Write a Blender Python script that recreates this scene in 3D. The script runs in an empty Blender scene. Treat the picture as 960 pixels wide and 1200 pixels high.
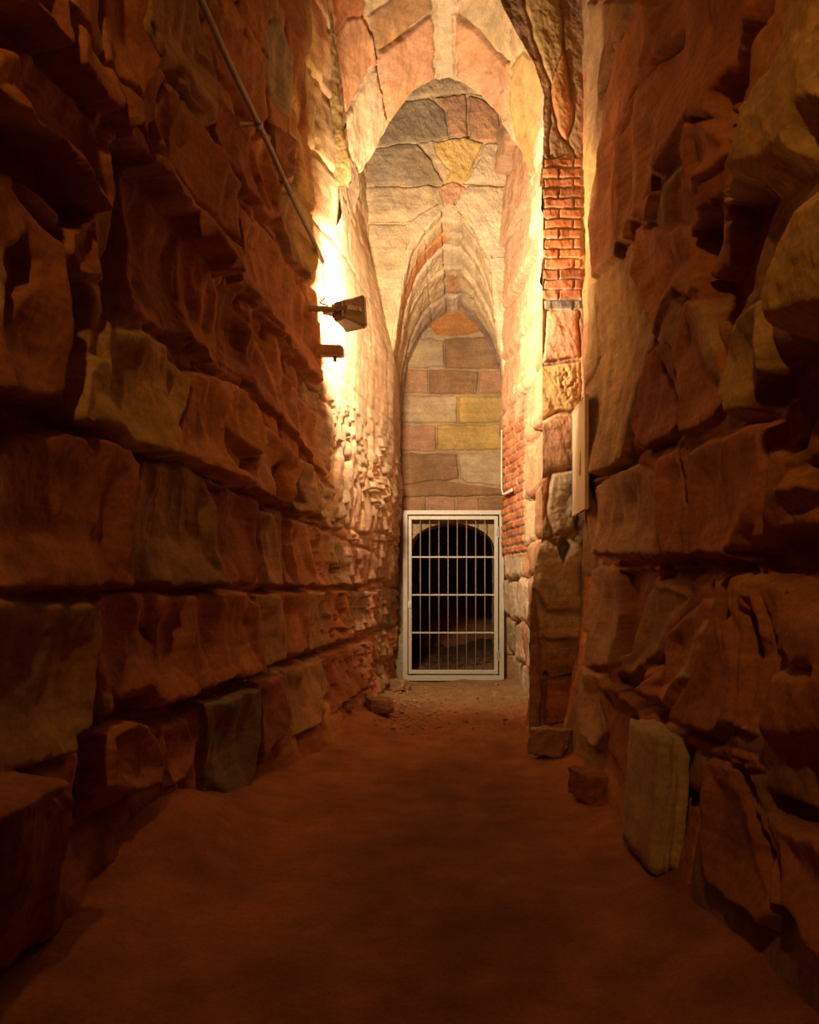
import bpy, bmesh, math, random
import numpy as np
from mathutils import Vector, Matrix
random.seed(7)
SC = bpy.context.scene
COL = SC.collection
F = 1100.0; U0 = 535.0; V0 = 686.0; EYE = 1.06

def at(u, v, Y):
    """the point of the place seen at (u, v) of the photograph at distance Y"""
    return Vector(((u-U0)*Y/F, Y, EYE+(V0-v)*Y/F))

# ------------------------------------------------------------------ noise
def _hash(ix, iy, seed):
    h = (ix.astype(np.int64)*374761393 + iy.astype(np.int64)*668265263 + seed*1442695041) & 0x7fffffff
    h = ((h ^ (h >> 13))*1274126177) & 0x7fffffff
    return ((h ^ (h >> 16)) & 0xffff)/65535.0
def perlin(x, y, seed=0):
    x0 = np.floor(x); y0 = np.floor(y); fx = x-x0; fy = y-y0
    sx = fx*fx*fx*(fx*(fx*6-15)+10); sy = fy*fy*fy*(fy*(fy*6-15)+10)
    def g(i, j):
        a = _hash(x0+i, y0+j, seed)*2*np.pi
        return np.cos(a)*(fx-i)+np.sin(a)*(fy-j)
    a = g(0,0); b = g(1,0); c = g(0,1); d = g(1,1)
    return 1.5*((a+(b-a)*sx)+((c+(d-c)*sx)-(a+(b-a)*sx))*sy)
def fbm(x, y, octv=4, seed=0, gain=.5):
    s = 0; a = 1.0
    for o in range(octv):
        s = s+a*perlin(x*2**o+17.3*o, y*2**o-9.1*o, seed+o*31); a *= gain
    return s
def sstep(a, b, x):
    t = np.clip((x-a)/(b-a), 0, 1); return t*t*(3-2*t)

def poly_sd(px, py, poly):
    """signed distance to a polygon, positive inside"""
    d = np.full(px.shape, 1e9); inside = np.zeros(px.shape, bool); n = len(poly)
    for i in range(n):
        ax, ay = poly[i]; bx, by = poly[(i+1) % n]
        ex, ey = bx-ax, by-ay; wx, wy = px-ax, py-ay
        t = np.clip((wx*ex+wy*ey)/max(ex*ex+ey*ey, 1e-12), 0, 1)
        d = np.minimum(d, (wx-ex*t)**2+(wy-ey*t)**2)
        c = ((ay > py) != (by > py)) & (px < (bx-ax)*(py-ay)/((by-ay) if abs(by-ay) > 1e-12 else 1e-12)+ax)
        inside ^= c
    d = np.sqrt(d)
    return np.where(inside, d, -d)
def line_d(px, py, pts):
    d = np.full(px.shape, 1e9)
    for (ax, ay), (bx, by) in zip(pts[:-1], pts[1:]):
        ex, ey = bx-ax, by-ay; wx, wy = px-ax, py-ay
        t = np.clip((wx*ex+wy*ey)/max(ex*ex+ey*ey, 1e-12), 0, 1)
        d = np.minimum(d, (wx-ex*t)**2+(wy-ey*t)**2)
    return np.sqrt(d)

# ------------------------------------------------------------------ stone colours (the stone's own, some reused to paint shade and lamp spill)
RED=(.44,.19,.095); DRED=(.33,.13,.075); OCH=(.52,.36,.16); BUF=(.56,.43,.28); GRY=(.33,.26,.185)
PNK=(.56,.32,.20); BRN=(.38,.23,.13); ORG=(.50,.24,.10); YEL=(.62,.43,.17); BRK=(.46,.17,.08); MOR=(.62,.52,.38); PAL=(.62,.50,.36)
DGR=(.24,.19,.15)

# ------------------------------------------------------------------ materials
def stone_material(name, bump=.5, rough=.92, grain=1.0, bed=.35, spec=.15):
    m = bpy.data.materials.new(name); m.use_nodes = True
    nt = m.node_tree; N = nt.nodes; L = nt.links; b = N['Principled BSDF']
    b.inputs['Roughness'].default_value = rough
    b.inputs['Specular IOR Level'].default_value = spec
    at_ = N.new('ShaderNodeAttribute'); at_.attribute_name = 'Col'
    tc = N.new('ShaderNodeTexCoord')
    n1 = N.new('ShaderNodeTexNoise'); n1.inputs['Scale'].default_value = 5; n1.inputs['Detail'].default_value = 8; n1.inputs['Roughness'].default_value = .65
    n2 = N.new('ShaderNodeTexNoise'); n2.inputs['Scale'].default_value = 55*grain; n2.inputs['Detail'].default_value = 5; n2.inputs['Roughness'].default_value = .7
    mp = N.new('ShaderNodeMapping'); mp.inputs['Rotation'].default_value = (.35, .2, 0); mp.inputs['Scale'].default_value = (1.2, 1.2, 11)
    n3 = N.new('ShaderNodeTexNoise'); n3.inputs['Scale'].default_value = 2.2; n3.inputs['Detail'].default_value = 6; n3.inputs['Distortion'].default_value = .8
    for n in (n1, n2): L.new(tc.outputs['Object'], n.inputs['Vector'])
    L.new(tc.outputs['Object'], mp.inputs['Vector']); L.new(mp.outputs['Vector'], n3.inputs['Vector'])
    def mr(n, lo, hi):
        r = N.new('ShaderNodeMapRange'); r.inputs['From Min'].default_value = .25; r.inputs['From Max'].default_value = .75
        r.inputs['To Min'].default_value = lo; r.inputs['To Max'].default_value = hi
        L.new(n.outputs['Fac'], r.inputs['Value']); return r
    a = mr(n1, .72, 1.28); c = mr(n2, .72, 1.28); d = mr(n3, 1-bed, 1+bed)
    m1 = N.new('ShaderNodeMath'); m1.operation = 'MULTIPLY'; L.new(a.outputs[0], m1.inputs[0]); L.new(c.outputs[0], m1.inputs[1])
    m2 = N.new('ShaderNodeMath'); m2.operation = 'MULTIPLY'; L.new(m1.outputs[0], m2.inputs[0]); L.new(d.outputs[0], m2.inputs[1])
    vm = N.new('ShaderNodeVectorMath'); vm.operation = 'SCALE'
    L.new(at_.outputs['Color'], vm.inputs[0]); L.new(m2.outputs[0], vm.inputs['Scale'])
    L.new(vm.outputs['Vector'], b.inputs['Base Color'])
    ad = N.new('ShaderNodeMath'); ad.operation = 'MULTIPLY_ADD'; ad.inputs[1].default_value = .55
    L.new(n3.outputs['Fac'], ad.inputs[0]); L.new(n2.outputs['Fac'], ad.inputs[2])
    bp = N.new('ShaderNodeBump'); bp.inputs['Strength'].default_value = bump; bp.inputs['Distance'].default_value = .012
    L.new(ad.outputs[0], bp.inputs['Height']); L.new(bp.outputs['Normal'], b.inputs['Normal'])
    return m
M_STONE = stone_material('weathered_sandstone', bump=.32, bed=.22)
M_SMOOTH = stone_material('dressed_sandstone', bump=.22, bed=.18)
M_FLOOR = stone_material('trodden_sand', bump=.7, bed=.1, grain=1.4)

def plain(name, col, rough=.6, metal=0.0, noise=.15, scale=30, bump=.0):
    m = bpy.data.materials.new(name); m.use_nodes = True
    nt = m.node_tree; N = nt.nodes; L = nt.links; b = N['Principled BSDF']
    b.inputs['Roughness'].default_value = rough; b.inputs['Metallic'].default_value = metal
    tc = N.new('ShaderNodeTexCoord'); n = N.new('ShaderNodeTexNoise'); n.inputs['Scale'].default_value = scale; n.inputs['Detail'].default_value = 5
    L.new(tc.outputs['Object'], n.inputs['Vector'])
    r = N.new('ShaderNodeMix'); r.data_type = 'RGBA'
    r.inputs['A'].default_value = (*[c*(1-noise) for c in col], 1); r.inputs['B'].default_value = (*[min(1, c*(1+noise)) for c in col], 1)
    L.new(n.outputs['Fac'], r.inputs['Factor']); L.new(r.outputs['Result'], b.inputs['Base Color'])
    if bump:
        bp = N.new('ShaderNodeBump'); bp.inputs['Strength'].default_value = bump; bp.inputs['Distance'].default_value = .004
        L.new(n.outputs['Fac'], bp.inputs['Height']); L.new(bp.outputs['Normal'], b.inputs['Normal'])
    return m

# ------------------------------------------------------------------ relief sheets
class Sheet:
    """a stone surface: a grid of base points with an outward direction, a relief H and a colour C"""
    def __init__(s, S, T, base, nrm, col):
        s.S, s.T = np.meshgrid(S, T, indexing='ij'); s.shape = s.S.shape
        s.P = base(s.S, s.T); s.N = nrm
        s.H = np.zeros(s.shape); s.C = np.ones(s.shape+(3,))*np.array(col)
        s.mask = None; s.fine = np.ones(s.shape)
        s.wS = .013*fbm(s.S*5, s.T*5, 3, 91); s.wT = .013*fbm(s.S*5, s.T*5, 3, 57)
    def pixel_coords(s):
        """use directions from the photograph as the sheet's own layout coordinates (scaled to metres)"""
        Y = s.P[..., 1]; s.S = (s.P[..., 0]/Y*F+U0); s.T = (V0-(s.P[..., 2]-EYE)/Y*F)
        k = F/np.mean(Y); s.wS = s.wS*k; s.wT = s.wT*k; s.k = k
    def stone(s, poly, h=0., col=None, gs=.0, gt=.0, r=.02, moat=.018, mw=.010, amp=1.0, cj=.12, scoop=0.):
        poly = np.array(poly, float); lo = poly.min(0)-.12*getattr(s, 'k', 1); hi = poly.max(0)+.12*getattr(s, 'k', 1)
        k = getattr(s, 'k', 1.0)
        b = (s.S > lo[0]) & (s.S < hi[0]) & (s.T > lo[1]) & (s.T < hi[1])
        if not b.any(): return
        x = s.S[b]; y = s.T[b]
        sd = poly_sd(x+s.wS[b]*amp, y+s.wT[b]*amp, poly)/k
        c = poly.mean(0)
        w = sstep(-.006, r, sd)
        hh = h+gs*(x-c[0])/k+gt*(y-c[1])/k
        # a rounded shoulder
        hh = hh-.25*r*(1-sstep(0, r*3.0, sd))
        if scoop:
            mx = max(sd.max(), 1e-3); hh = hh-scoop*sstep(0, .8*mx, sd)*(1+.5*fbm(x/k*2.3, y/k*2.3, 2, 19))
        H = s.H[b]; H = H+(hh-H)*w
        if moat: H = H-moat*np.exp(-(sd/mw)**2)
        s.H[b] = H
        if col is not None:
            C = s.C[b]; jit = 1+cj*(random.random()-.5)
            wc = sstep(-.01, .015, sd)[:, None]
            s.C[b] = C+(np.array(col)*jit-C)*wc
    def tint(s, poly, col, soft=.06, amt=.8, nf=7):
        poly = np.array(poly, float); k = getattr(s, 'k', 1.0)
        lo = poly.min(0)-.25*k; hi = poly.max(0)+.25*k
        b = (s.S > lo[0]) & (s.S < hi[0]) & (s.T > lo[1]) & (s.T < hi[1])
        if not b.any(): return
        x = s.S[b]; y = s.T[b]
        sd = poly_sd(x+s.wS[b]*2, y+s.wT[b]*2, poly)/k+.05*fbm(x/k*nf, y/k*nf, 3, 5)
        w = (amt*sstep(-soft, soft, sd))[:, None]
        s.C[b] = s.C[b]+(np.array(col)-s.C[b])*w
    def crack(s, pts, width=.012, depth=.05):
        pts = np.array(pts, float); k = getattr(s, 'k', 1.0)
        lo = pts.min(0)-width*5*k; hi = pts.max(0)+width*5*k
        b = (s.S > lo[0]) & (s.S < hi[0]) & (s.T > lo[1]) & (s.T < hi[1])
        if not b.any(): return
        d = line_d(s.S[b]+s.wS[b]*.7, s.T[b]+s.wT[b]*.7, pts)/k
        ww = width*(1+.7*fbm(s.S[b]/k*9, s.T[b]/k*9, 2, 77))
        s.H[b] -= depth*np.exp(-(d/np.maximum(ww, width*.3))**2)
    def build(s, name, mat, kind='structure', label=None):
        P = s.P+s.N(s)*s.H[..., None] if callable(s.N) else s.P+np.array(s.N)*s.H[..., None]
        return grid_object(name, P, s.C, mat, s.mask)

def grid_object(name, P, C, mat, mask=None, parent=None):
    n, m = P.shape[:2]
    idx = np.arange(n*m).reshape(n, m)
    q = np.stack([idx[:-1, :-1], idx[1:, :-1], idx[1:, 1:], idx[:-1, 1:]], -1)
    if mask is not None:
        keep = mask[:-1, :-1] & mask[1:, :-1] & mask[1:, 1:] & mask[:-1, 1:]
        q = q[keep]
    q = q.reshape(-1, 4)
    V = P.reshape(-1, 3); Cc = C.reshape(-1, 3)
    used = np.unique(q); rm = np.full(n*m, -1); rm[used] = np.arange(len(used))
    q = rm[q]; V = V[used]; Cc = Cc[used]
    me = bpy.data.meshes.new(name)
    me.vertices.add(len(V)); me.vertices.foreach_set('co', V.astype(np.float32).ravel())
    me.loops.add(q.size); me.loops.foreach_set('vertex_index', q.astype(np.int32).ravel())
    me.polygons.add(len(q)); me.polygons.foreach_set('loop_start', np.arange(0, q.size, 4, dtype=np.int32))
    me.polygons.foreach_set('use_smooth', np.ones(len(q), bool))
    me.update(calc_edges=True); me.validate()
    a = me.color_attributes.new('Col', 'FLOAT_COLOR', 'POINT')
    a.data.foreach_set('color', np.concatenate([np.clip(Cc, 0.01, .9), np.ones((len(Cc), 1))], 1).astype(np.float32).ravel())
    me.materials.append(mat)
    o = bpy.data.objects.new(name, me); COL.objects.link(o); o['kind'] = 'structure'
    if parent: o.parent = parent
    return o

def table(Ys, Zs, V):
    Ys = np.array(Ys, float); Zs = np.array(Zs, float); V = np.array(V, float)
    def f(Y, Z):
        Y = np.clip(np.asarray(Y, float), Ys[0], Ys[-1]); Z = np.clip(np.asarray(Z, float), Zs[0], Zs[-1])
        i = np.clip(np.searchsorted(Ys, Y, 'right')-1, 0, len(Ys)-2); j = np.clip(np.searchsorted(Zs, Z, 'right')-1, 0, len(Zs)-2)
        a = (Y-Ys[i])/(Ys[i+1]-Ys[i]); b = (Z-Zs[j])/(Zs[j+1]-Zs[j])
        return (V[j, i]*(1-a)+V[j, i+1]*a)*(1-b)+(V[j+1, i]*(1-a)+V[j+1, i+1]*a)*b
    return f
XL = table([-2, 2.3, 4, 5, 6.3, 6.7, 7.82, 9, 10.5, 11], [0, .6, 1.5, 3.2, 4.2, 6.4],
    [[-1.2,-1.17,-1.15,-1.04,-.74,-.71,-.70,-.66,-.625,-.62],
     [-1.15,-1.14,-1.1,-1.05,-.96,-.94,-.84,-.72,-.625,-.62],
     [-1.12,-1.12,-1.1,-1.06,-.95,-.91,-.77,-.61,-.62,-.62],
     [-1.1,-1.1,-1.08,-1.04,-.93,-.86,-.76,-.58,-.62,-.62],
     [-1.1,-1.1,-1.08,-1.04,-.93,-.84,-.83,-.80,-.78,-.78],
     [-1.1,-1.1,-1.08,-1.04,-.95,-.92,-.92,-.88,-.85,-.85]])
XR = table([-2, 2.3, 3.5, 5, 6, 6.8], [0, .5, 1.2, 3, 6.4],
    [[.82,.79,.72,.67,.66,.72],
     [.87,.84,.79,.76,.78,.84],
     [.92,.90,.88,.87,.88,.885],
     [.94,.92,.90,.885,.885,.885],
     [.96,.94,.92,.90,.89,.885]])

def unproject(u, v, h, fn, side):
    """where the line of sight through (u, v) meets the wall standing h proud of its base"""
    Y = np.linspace(.6, 12, 2400); X = (u-U0)*Y/F; Z = EYE+(V0-v)*Y/F
    W = fn(Y, Z)+(h if side < 0 else -h)
    k = np.argmax(X < W) if side < 0 else np.argmax(X > W)
    return (Y[k], Z[k]) if k > 0 else (12.0, Z[-1])

def ysamples(y0, ymid, y1, nc, nf):
    a = np.linspace(y0, ymid, nc, endpoint=False)
    b = 1/np.linspace(1/ymid, 1/y1, nf)
    return np.concatenate([a, b])

def courses(sh, zs, seed, lmin=.35, lmax=.9, cols=(RED, DRED, BRN, OCH), wob=.05, hv=.05, jd=.05, y0=-2.2, y1=11, tilt=1.0):
    """coursed rubble: the masonry wherever no block is set by hand"""
    rnd = random.Random(seed)
    zz = sh.T+wob*fbm(sh.S*.9, sh.T*.4, 3, seed)
    yy = sh.S+.05*fbm(sh.S*2, sh.T*2.5, 3, seed+4)
    for z0, z1 in zip(zs[:-1], zs[1:]):
        inrow = (zz >= z0) & (zz < z1)
        y = y0-rnd.random()*.5
        while y < y1:
            ln = rnd.uniform(lmin, lmax); ye = y+ln
            b = inrow & (yy >= y) & (yy < ye)
            h = rnd.uniform(-hv, hv); c = np.array(rnd.choice(cols))*rnd.uniform(.85, 1.12)
            gy = rnd.uniform(-.02, .12)*tilt; gz = rnd.uniform(-.16, .02)*tilt
            if b.any():
                ds = np.minimum(np.minimum(yy[b]-y, ye-yy[b]), np.minimum(zz[b]-z0, z1-zz[b]))
                hh = h+gy*(yy[b]-(y+ye)/2)+gz*(zz[b]-(z0+z1)/2)
                sh.H[b] = hh-.022*(1-sstep(0, .06, ds))-jd*np.exp(-(ds/.014)**2)
                sh.C[b] = c
            y = ye

# ================================================================== LEFT WALL
def build_left():
    S = ysamples(-2.0, 1.9, 10.55, 70, 640); T = np.linspace(-.3, 6.6, 830)
    sh = Sheet(S, T, lambda y, z: np.stack([XL(y, z), y, z], -1), (1, 0, 0), RED)
    courses(sh, [-.4, .3, .62, 1.06, 1.52, 2.05, 2.6, 3.1, 3.55, 4.0, 4.5, 5.0, 5.5, 6.3], 3, .28, .75, (RED, DRED, BRN, RED, ORG), hv=.012, jd=.03, tilt=.35)
    sh.H -= .025
    def st(pts, h=.0, col=RED, gs=.06, gt=-.06, **k):
        h *= .62 if h > 0 else .72
        k.setdefault('scoop', .045 if h > -.05 and k.get('r', 0) < .045 else 0); k.setdefault('moat', .008)
        sh.stone([unproject(u, v, max(h, -.02), XL, -1) for u, v in pts], h, col, gs*1.1, gt*.8, **k)
    def ck(pts, w=.015, d=.06, h=0.):
        sh.crack([unproject(u, v, h, XL, -1) for u, v in pts], w, d)
    def tn(pts, col, **k): sh.tint([unproject(u, v, 0, XL, -1) for u, v in pts], col, **k)
    # blocks above the great overhanging seam
    st([(20,-60),(90,-60),(94,70),(76,44),(43,0)], .19, RED, .05, -.1)
    st([(102,-60),(185,-60),(181,30),(190,69),(170,119),(160,156),(147,147),(128,119),(102,74)], .17, RED, .08, -.12)
    st([(186,-50),(225,-50),(250,50),(254,90),(254,155),(236,131),(214,88),(192,70),(184,39)], .03, BRN, .02, -.05)
    st([(184,75),(208,84),(236,131),(267,184),(285,215),(277,235),(277,325),(245,280),(220,243),(199,206),(174,181),(160,160),(170,119)], .15, RED, .05, -.1)
    st([(281,230),(315,262),(337,306),(363,346),(378,380),(382,450),(350,420),(310,365),(281,330)], .05, RED, .0, -.08)
    st([(256,100),(275,120),(300,160),(320,200),(322,262),(315,258),(267,184),(256,158)], .02, DRED, .03, -.08)
    st([(262,0),(290,40),(310,75),(312,140),(300,150),(285,115),(265,80),(256,40)], .03, RED, .04, -.05)
    st([(314,30),(330,20),(345,70),(346,120),(338,135),(322,120),(314,90)], -.03, GRY, .02, 0)
    st([(326,142),(350,165),(352,206),(340,212),(326,180)], .05, DRED, .03, -.05)
    st([(300,165),(322,150),(326,200),(335,240),(325,262),(310,215)], .03, RED, .03, -.05)
    st([(330,215),(350,215),(362,260),(372,300),(366,330),(345,300),(330,260)], .03, BRN, .03, -.05)
    tn([(345,100),(356,110),(368,200),(378,290),(372,340),(350,290),(348,170)], OCH, amt=1.0)  # ochre stone, tint strengthened to stand in for lamp spill
    tn([(357,0),(372,20),(390,110),(405,200),(390,260),(372,180),(360,80)], OCH, amt=.8)
    # below the seam
    st([(0,112),(23,130),(57,162),(103,220),(108,245),(98,262),(85,275),(55,235),(35,212),(-10,200)], -.15, DRED, 0, 0, r=.03)  # hollows and gaps on this wall: shade put into shape and dark red colour
    st([(-60,466),(35,470),(75,480),(100,500),(140,516),(175,532),(165,558),(120,545),(75,505),(30,530),(0,545),(-60,560)], -.12, DRED, 0, 0, r=.03)
    st([(135,815),(232,818),(300,793),(302,806),(250,824),(225,838),(190,850),(150,848),(130,862)], -.14, DRED, 0, 0, r=.03)
    st([(0,85),(14,48),(46,58),(80,95),(110,128),(128,121),(138,160),(125,183),(126,206),(132,238),(126,259),(103,218),(80,174),(57,160),(23,128),(0,108),(-60,70),(-60,40)], .07, RED, .03, -.18)
    st([(-80,195),(0,195),(30,215),(60,262),(80,291),(82,320),(79,410),(73,468),(0,463),(-80,460)], .02, RED, .04, -.14)
    st([(10,285),(28,276),(41,305),(40,328),(30,335),(22,352),(14,383),(0,388),(-3,370),(8,320)], -.11, DRED, 0, 0, r=.02)
    tn([(-5,290),(18,282),(12,320),(6,370),(-5,372)], BUF)
    st([(87,262),(126,250),(121,319),(133,332),(98,327),(85,291)], .03, RED, .0, -.14)
    st([(82,325),(98,333),(108,350),(106,400),(100,440),(97,484),(80,482),(80,400)], -.30, DRED, 0, 0, r=.015)
    st([(130,165),(150,190),(152,260),(148,300),(138,340),(134,390),(122,385),(122,300),(131,250)], -.30, DRED, 0, 0, r=.015)
    st([(152,205),(168,205),(188,238),(212,250),(218,285),(222,395),(205,398),(180,388),(142,368),(140,345),(149,300),(152,260)], -.02, DRED, .05, -.12)
    st([(137,372),(170,385),(205,398),(220,430),(232,440),(222,480),(207,515),(212,537),(175,531),(140,515),(100,498),(98,480),(104,435),(120,412),(136,420)], .05, OCH, .02, -.16)
    st([(205,398),(238,425),(228,452),(214,440)], -.10, DRED, 0, 0, r=.02)
    st([(225,270),(245,300),(252,340),(256,400),(248,430),(225,400),(216,360),(217,300)], .0, RED, .04, -.1)
    st([(256,330),(280,340),(300,398),(320,430),(332,465),(326,490),(305,470),(285,445),(262,430),(252,400)], -.01, DRED, .04, -.1)
    st([(300,370),(328,412),(352,455),(348,515),(333,500),(322,450)], .0, RED, .04, -.12)
    st([(352,450),(375,480),(388,520),(390,570),(372,545),(352,515)], .02, RED, .02, -.1)
    st([(236,432),(265,440),(290,452),(306,480),(309,525),(292,572),(250,553),(214,545),(212,515),(225,472)], .05, ORG, .03, -.14)
    st([(310,478),(325,500),(345,532),(356,545),(345,572),(334,592),(305,580),(297,562),(311,525)], .03, RED, .04, -.14)
    st([(358,535),(377,552),(372,602),(350,600),(347,575)], .03, BRN, .04, -.1)
    st([(380,560),(398,580),(402,620),(388,622),(376,604)], .03, BRN, .03, -.1)
    # middle course, down to the level bed joint
    st([(-80,540),(20,530),(60,500),(100,503),(150,522),(163,545),(150,580),(147,640),(150,668),(150,690),(-80,700)], .03, RED, .10, -.09)
    st([(162,535),(182,528),(170,590),(160,640),(153,672),(144,642),(149,585)], -.28, DRED, 0, 0, r=.015)
    tn([(-5,545),(14,552),(12,600),(10,660),(-5,662)], BUF)
    st([(182,532),(215,539),(243,558),(249,600),(250,640),(266,688),(155,690),(156,650),(167,590)], .0, BRN, .05, -.10)
    st([(256,590),(263,573),(282,571),(301,580),(309,600),(310,640),(303,686),(270,686),(254,652),(250,620)], -.06, DRED, .05, -.05)
    for a, b, c, h in ((313,329,596,.02),(331,346,600,-.02),(348,364,606,.03),(367,388,616,.0),(392,408,628,.03),(410,424,636,-.01)):
        st([(a,c),(b,c+7),(b+1,640),(b+4,688),(a+2,687),(a,640)], h, random.choice((BRN, RED, DRED)), .06, -.1)
    # course under the level joint
    st([(-80,702),(118,702),(124,722),(112,830),(108,856),(90,868),(86,888),(60,898),(0,926),(-80,950)], .04, BRN, .09, -.07)
    st([(124,700),(136,694),(128,760),(120,832),(136,842),(132,890),(112,960),(88,960),(92,880),(112,840)], -.30, DRED, 0, 0, r=.015)
    st([(138,696),(165,692),(230,696),(226,720),(228,800),(232,815),(190,832),(175,812),(133,812),(127,780)], .0, RED, .05, -.13)
    st([(172,722),(182,735),(188,752),(182,754),(172,738)], -.05, DRED, 0, 0, r=.015)
    st([(236,705),(250,692),(290,692),(305,710),(304,790),(270,800),(236,815),(229,780),(229,730)], .02, RED, .05, -.12)
    st([(310,695),(334,693),(336,775),(310,785)], .03, BRN, .05, -.08)
    st([(337,693),(362,692),(362,762),(338,774)], .01, RED, .05, -.08)
    st([(366,692),(388,692),(390,756),(366,765)], .02, BRN, .05, -.08)
    st([(391,692),(410,691),(412,746),(391,756)], .04, RED, .05, -.08)
    st([(415,692),(434,691),(436,736),(415,744)], .0, BRN, .05, -.08)
    # footing stones
    st([(135,858),(152,846),(180,843),(188,860),(196,900),(186,928),(135,928),(133,880)], .05, RED, .0, -.1)
    st([(192,852),(226,838),(231,870),(212,915),(200,922),(194,890)], .0, RED, .03, -.1)
    st([(250,822),(300,802),(302,870),(292,930),(268,938),(250,902)], .05, DGR, .05, .08)
    st([(306,797),(335,787),(342,850),(322,880),(306,902)], .03, DRED, .03, -.05)
    st([(340,784),(380,772),(380,850),(348,866)], .02, BRN, .04, -.06)
    st([(386,768),(432,748),(436,800),(398,840)], .03, DRED, .04, -.06)
    # the long squared block by the near edge: worn top, face turned under
    st([(-120,990),(0,930),(40,908),(76,906),(82,940),(90,1040),(105,1078),(97,1100),(0,1178),(-120,1260)], .17, DRED, .0, .38, r=.03, scoop=.0)
    ck([(0,945),(36,912),(78,892)], .02, .08)
    for p in ([(43,0),(76,44),(101,76),(128,119),(147,147),(156,174),(174,181),(199,206),(220,243),(250,285),(281,330),(320,380),(350,424),(385,470),(408,500)],
              [(100,498),(140,516),(175,532),(212,540),(250,556),(290,574),(345,598),(390,625),(440,646)],
              [(184,39),(192,70),(214,88),(236,131),(267,184),(315,262),(337,306),(363,346),(385,394)],
              [(175,832),(232,818),(303,792),(369,768),(425,752),(451,739)]):
        ck(p, .012, .045)
    ck([(-40,694),(150,692),(270,689),(360,691),(460,690)], .008, .012)
    for p in ([(97,5),(97,73)], [(183,30),(192,70),(170,119),(158,156)], [(278,228),(279,328)], [(254,66),(255,157)], [(309,480),(294,575)], [(311,137),(308,75),(292,40)]):
        ck(p, .016, .08)
    # hollows that the weather has scooped at the heads of blocks
    for p in ([(271,236),(285,222),(306,268),(292,262)], [(262,500),(300,540),(288,562),(262,548)], [(341,560),(352,542),(358,590),(345,594)], [(318,548),(330,540),(326,588),(312,582)], [(365,632),(376,632),(372,665)], [(330,600),(344,604),(342,640),(333,632)], [(372,466),(384,486),(386,540),(372,520)]):
        st(p, -.10, None, 0, 0, r=.03, moat=0)
    # fine relief
    Y, Z = sh.S, sh.T
    far = sstep(5.8, 7.2, Y)
    rg = lambda a, b, sd_: 1-np.abs(fbm(a, b, 2, sd_))*1.6
    sh.H += .030*rg(Y*1.5+.3*fbm(Y, Z, 2, 6), Z*1.1, 15)*(1-far)+.016*rg(Y*3.4, Z*1.5, 16)-.025
    sh.H += .014*fbm(Y*2.6, Z*2.2, 3, 11)+.0045*fbm(Y*8, Z*10+Y*4, 3, 12)+.0016*fbm(Y*40, Z*40, 3, 13)
    sh.H += far*(.022*fbm(Y*4.2, Z*1.6, 3, 21)+.010*fbm(Y*12, Z*3.0, 3, 22))
    # scalloped, flaking face past the lamp
    fl = sstep(6.25, 6.95, Y)*(1-sstep(3.9, 4.4, Z))
    calm = fl*sstep(1.0, 1.9, Z); sh.H = sh.H*(1-.85*calm)+calm*(.006*fbm(Y*14, Z*2.2, 4, 47)+.004*fbm(Y*30, Z*14, 3, 48))
    lowz = sstep(2.75, 1.9, Z)
    q = Z*2.5+1.3*fbm(Y*4.5, Z*1.1, 3, 41); f = q-np.floor(q)
    sh.H += fl*lowz*.075*((1-f)*sstep(0, .07, f)-.45)*(.5+.8*np.clip(fbm(Y*2.5, Z*1.2, 3, 45)+.4, 0, 1.2))
    sh.H -= fl*lowz*.08*np.maximum(0, .22-np.abs(fbm(Y*5, Z*1.5, 3, 46)))
    sh.H += fl*.02*fbm(Y*5, Z*1.6, 4, 43)*(.15+.85*lowz)
    wc = (fl*.75)[..., None]
    cf = np.array(PAL)*.95+np.array([.05, -.02, -.03])*np.clip(fbm(Y*3, Z*3, 4, 44), -1, 1)[..., None]
    sh.C = sh.C+(cf-sh.C)*wc*sstep(.6, 2.2, Z)[..., None]
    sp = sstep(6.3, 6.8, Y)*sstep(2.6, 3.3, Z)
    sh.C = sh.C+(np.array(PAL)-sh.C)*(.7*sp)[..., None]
    tone = fbm(Y*1.3, Z*1.7, 4, 61)[..., None]
    sh.C = sh.C*(1+.18*tone)+np.clip(fbm(Y*2.3, Z*2.1, 3, 63), 0, 1)[..., None]*np.array([.03, .035, .01])
    # the sand bank hides the foot
    return sh.build('wall_left', M_STONE)

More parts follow.
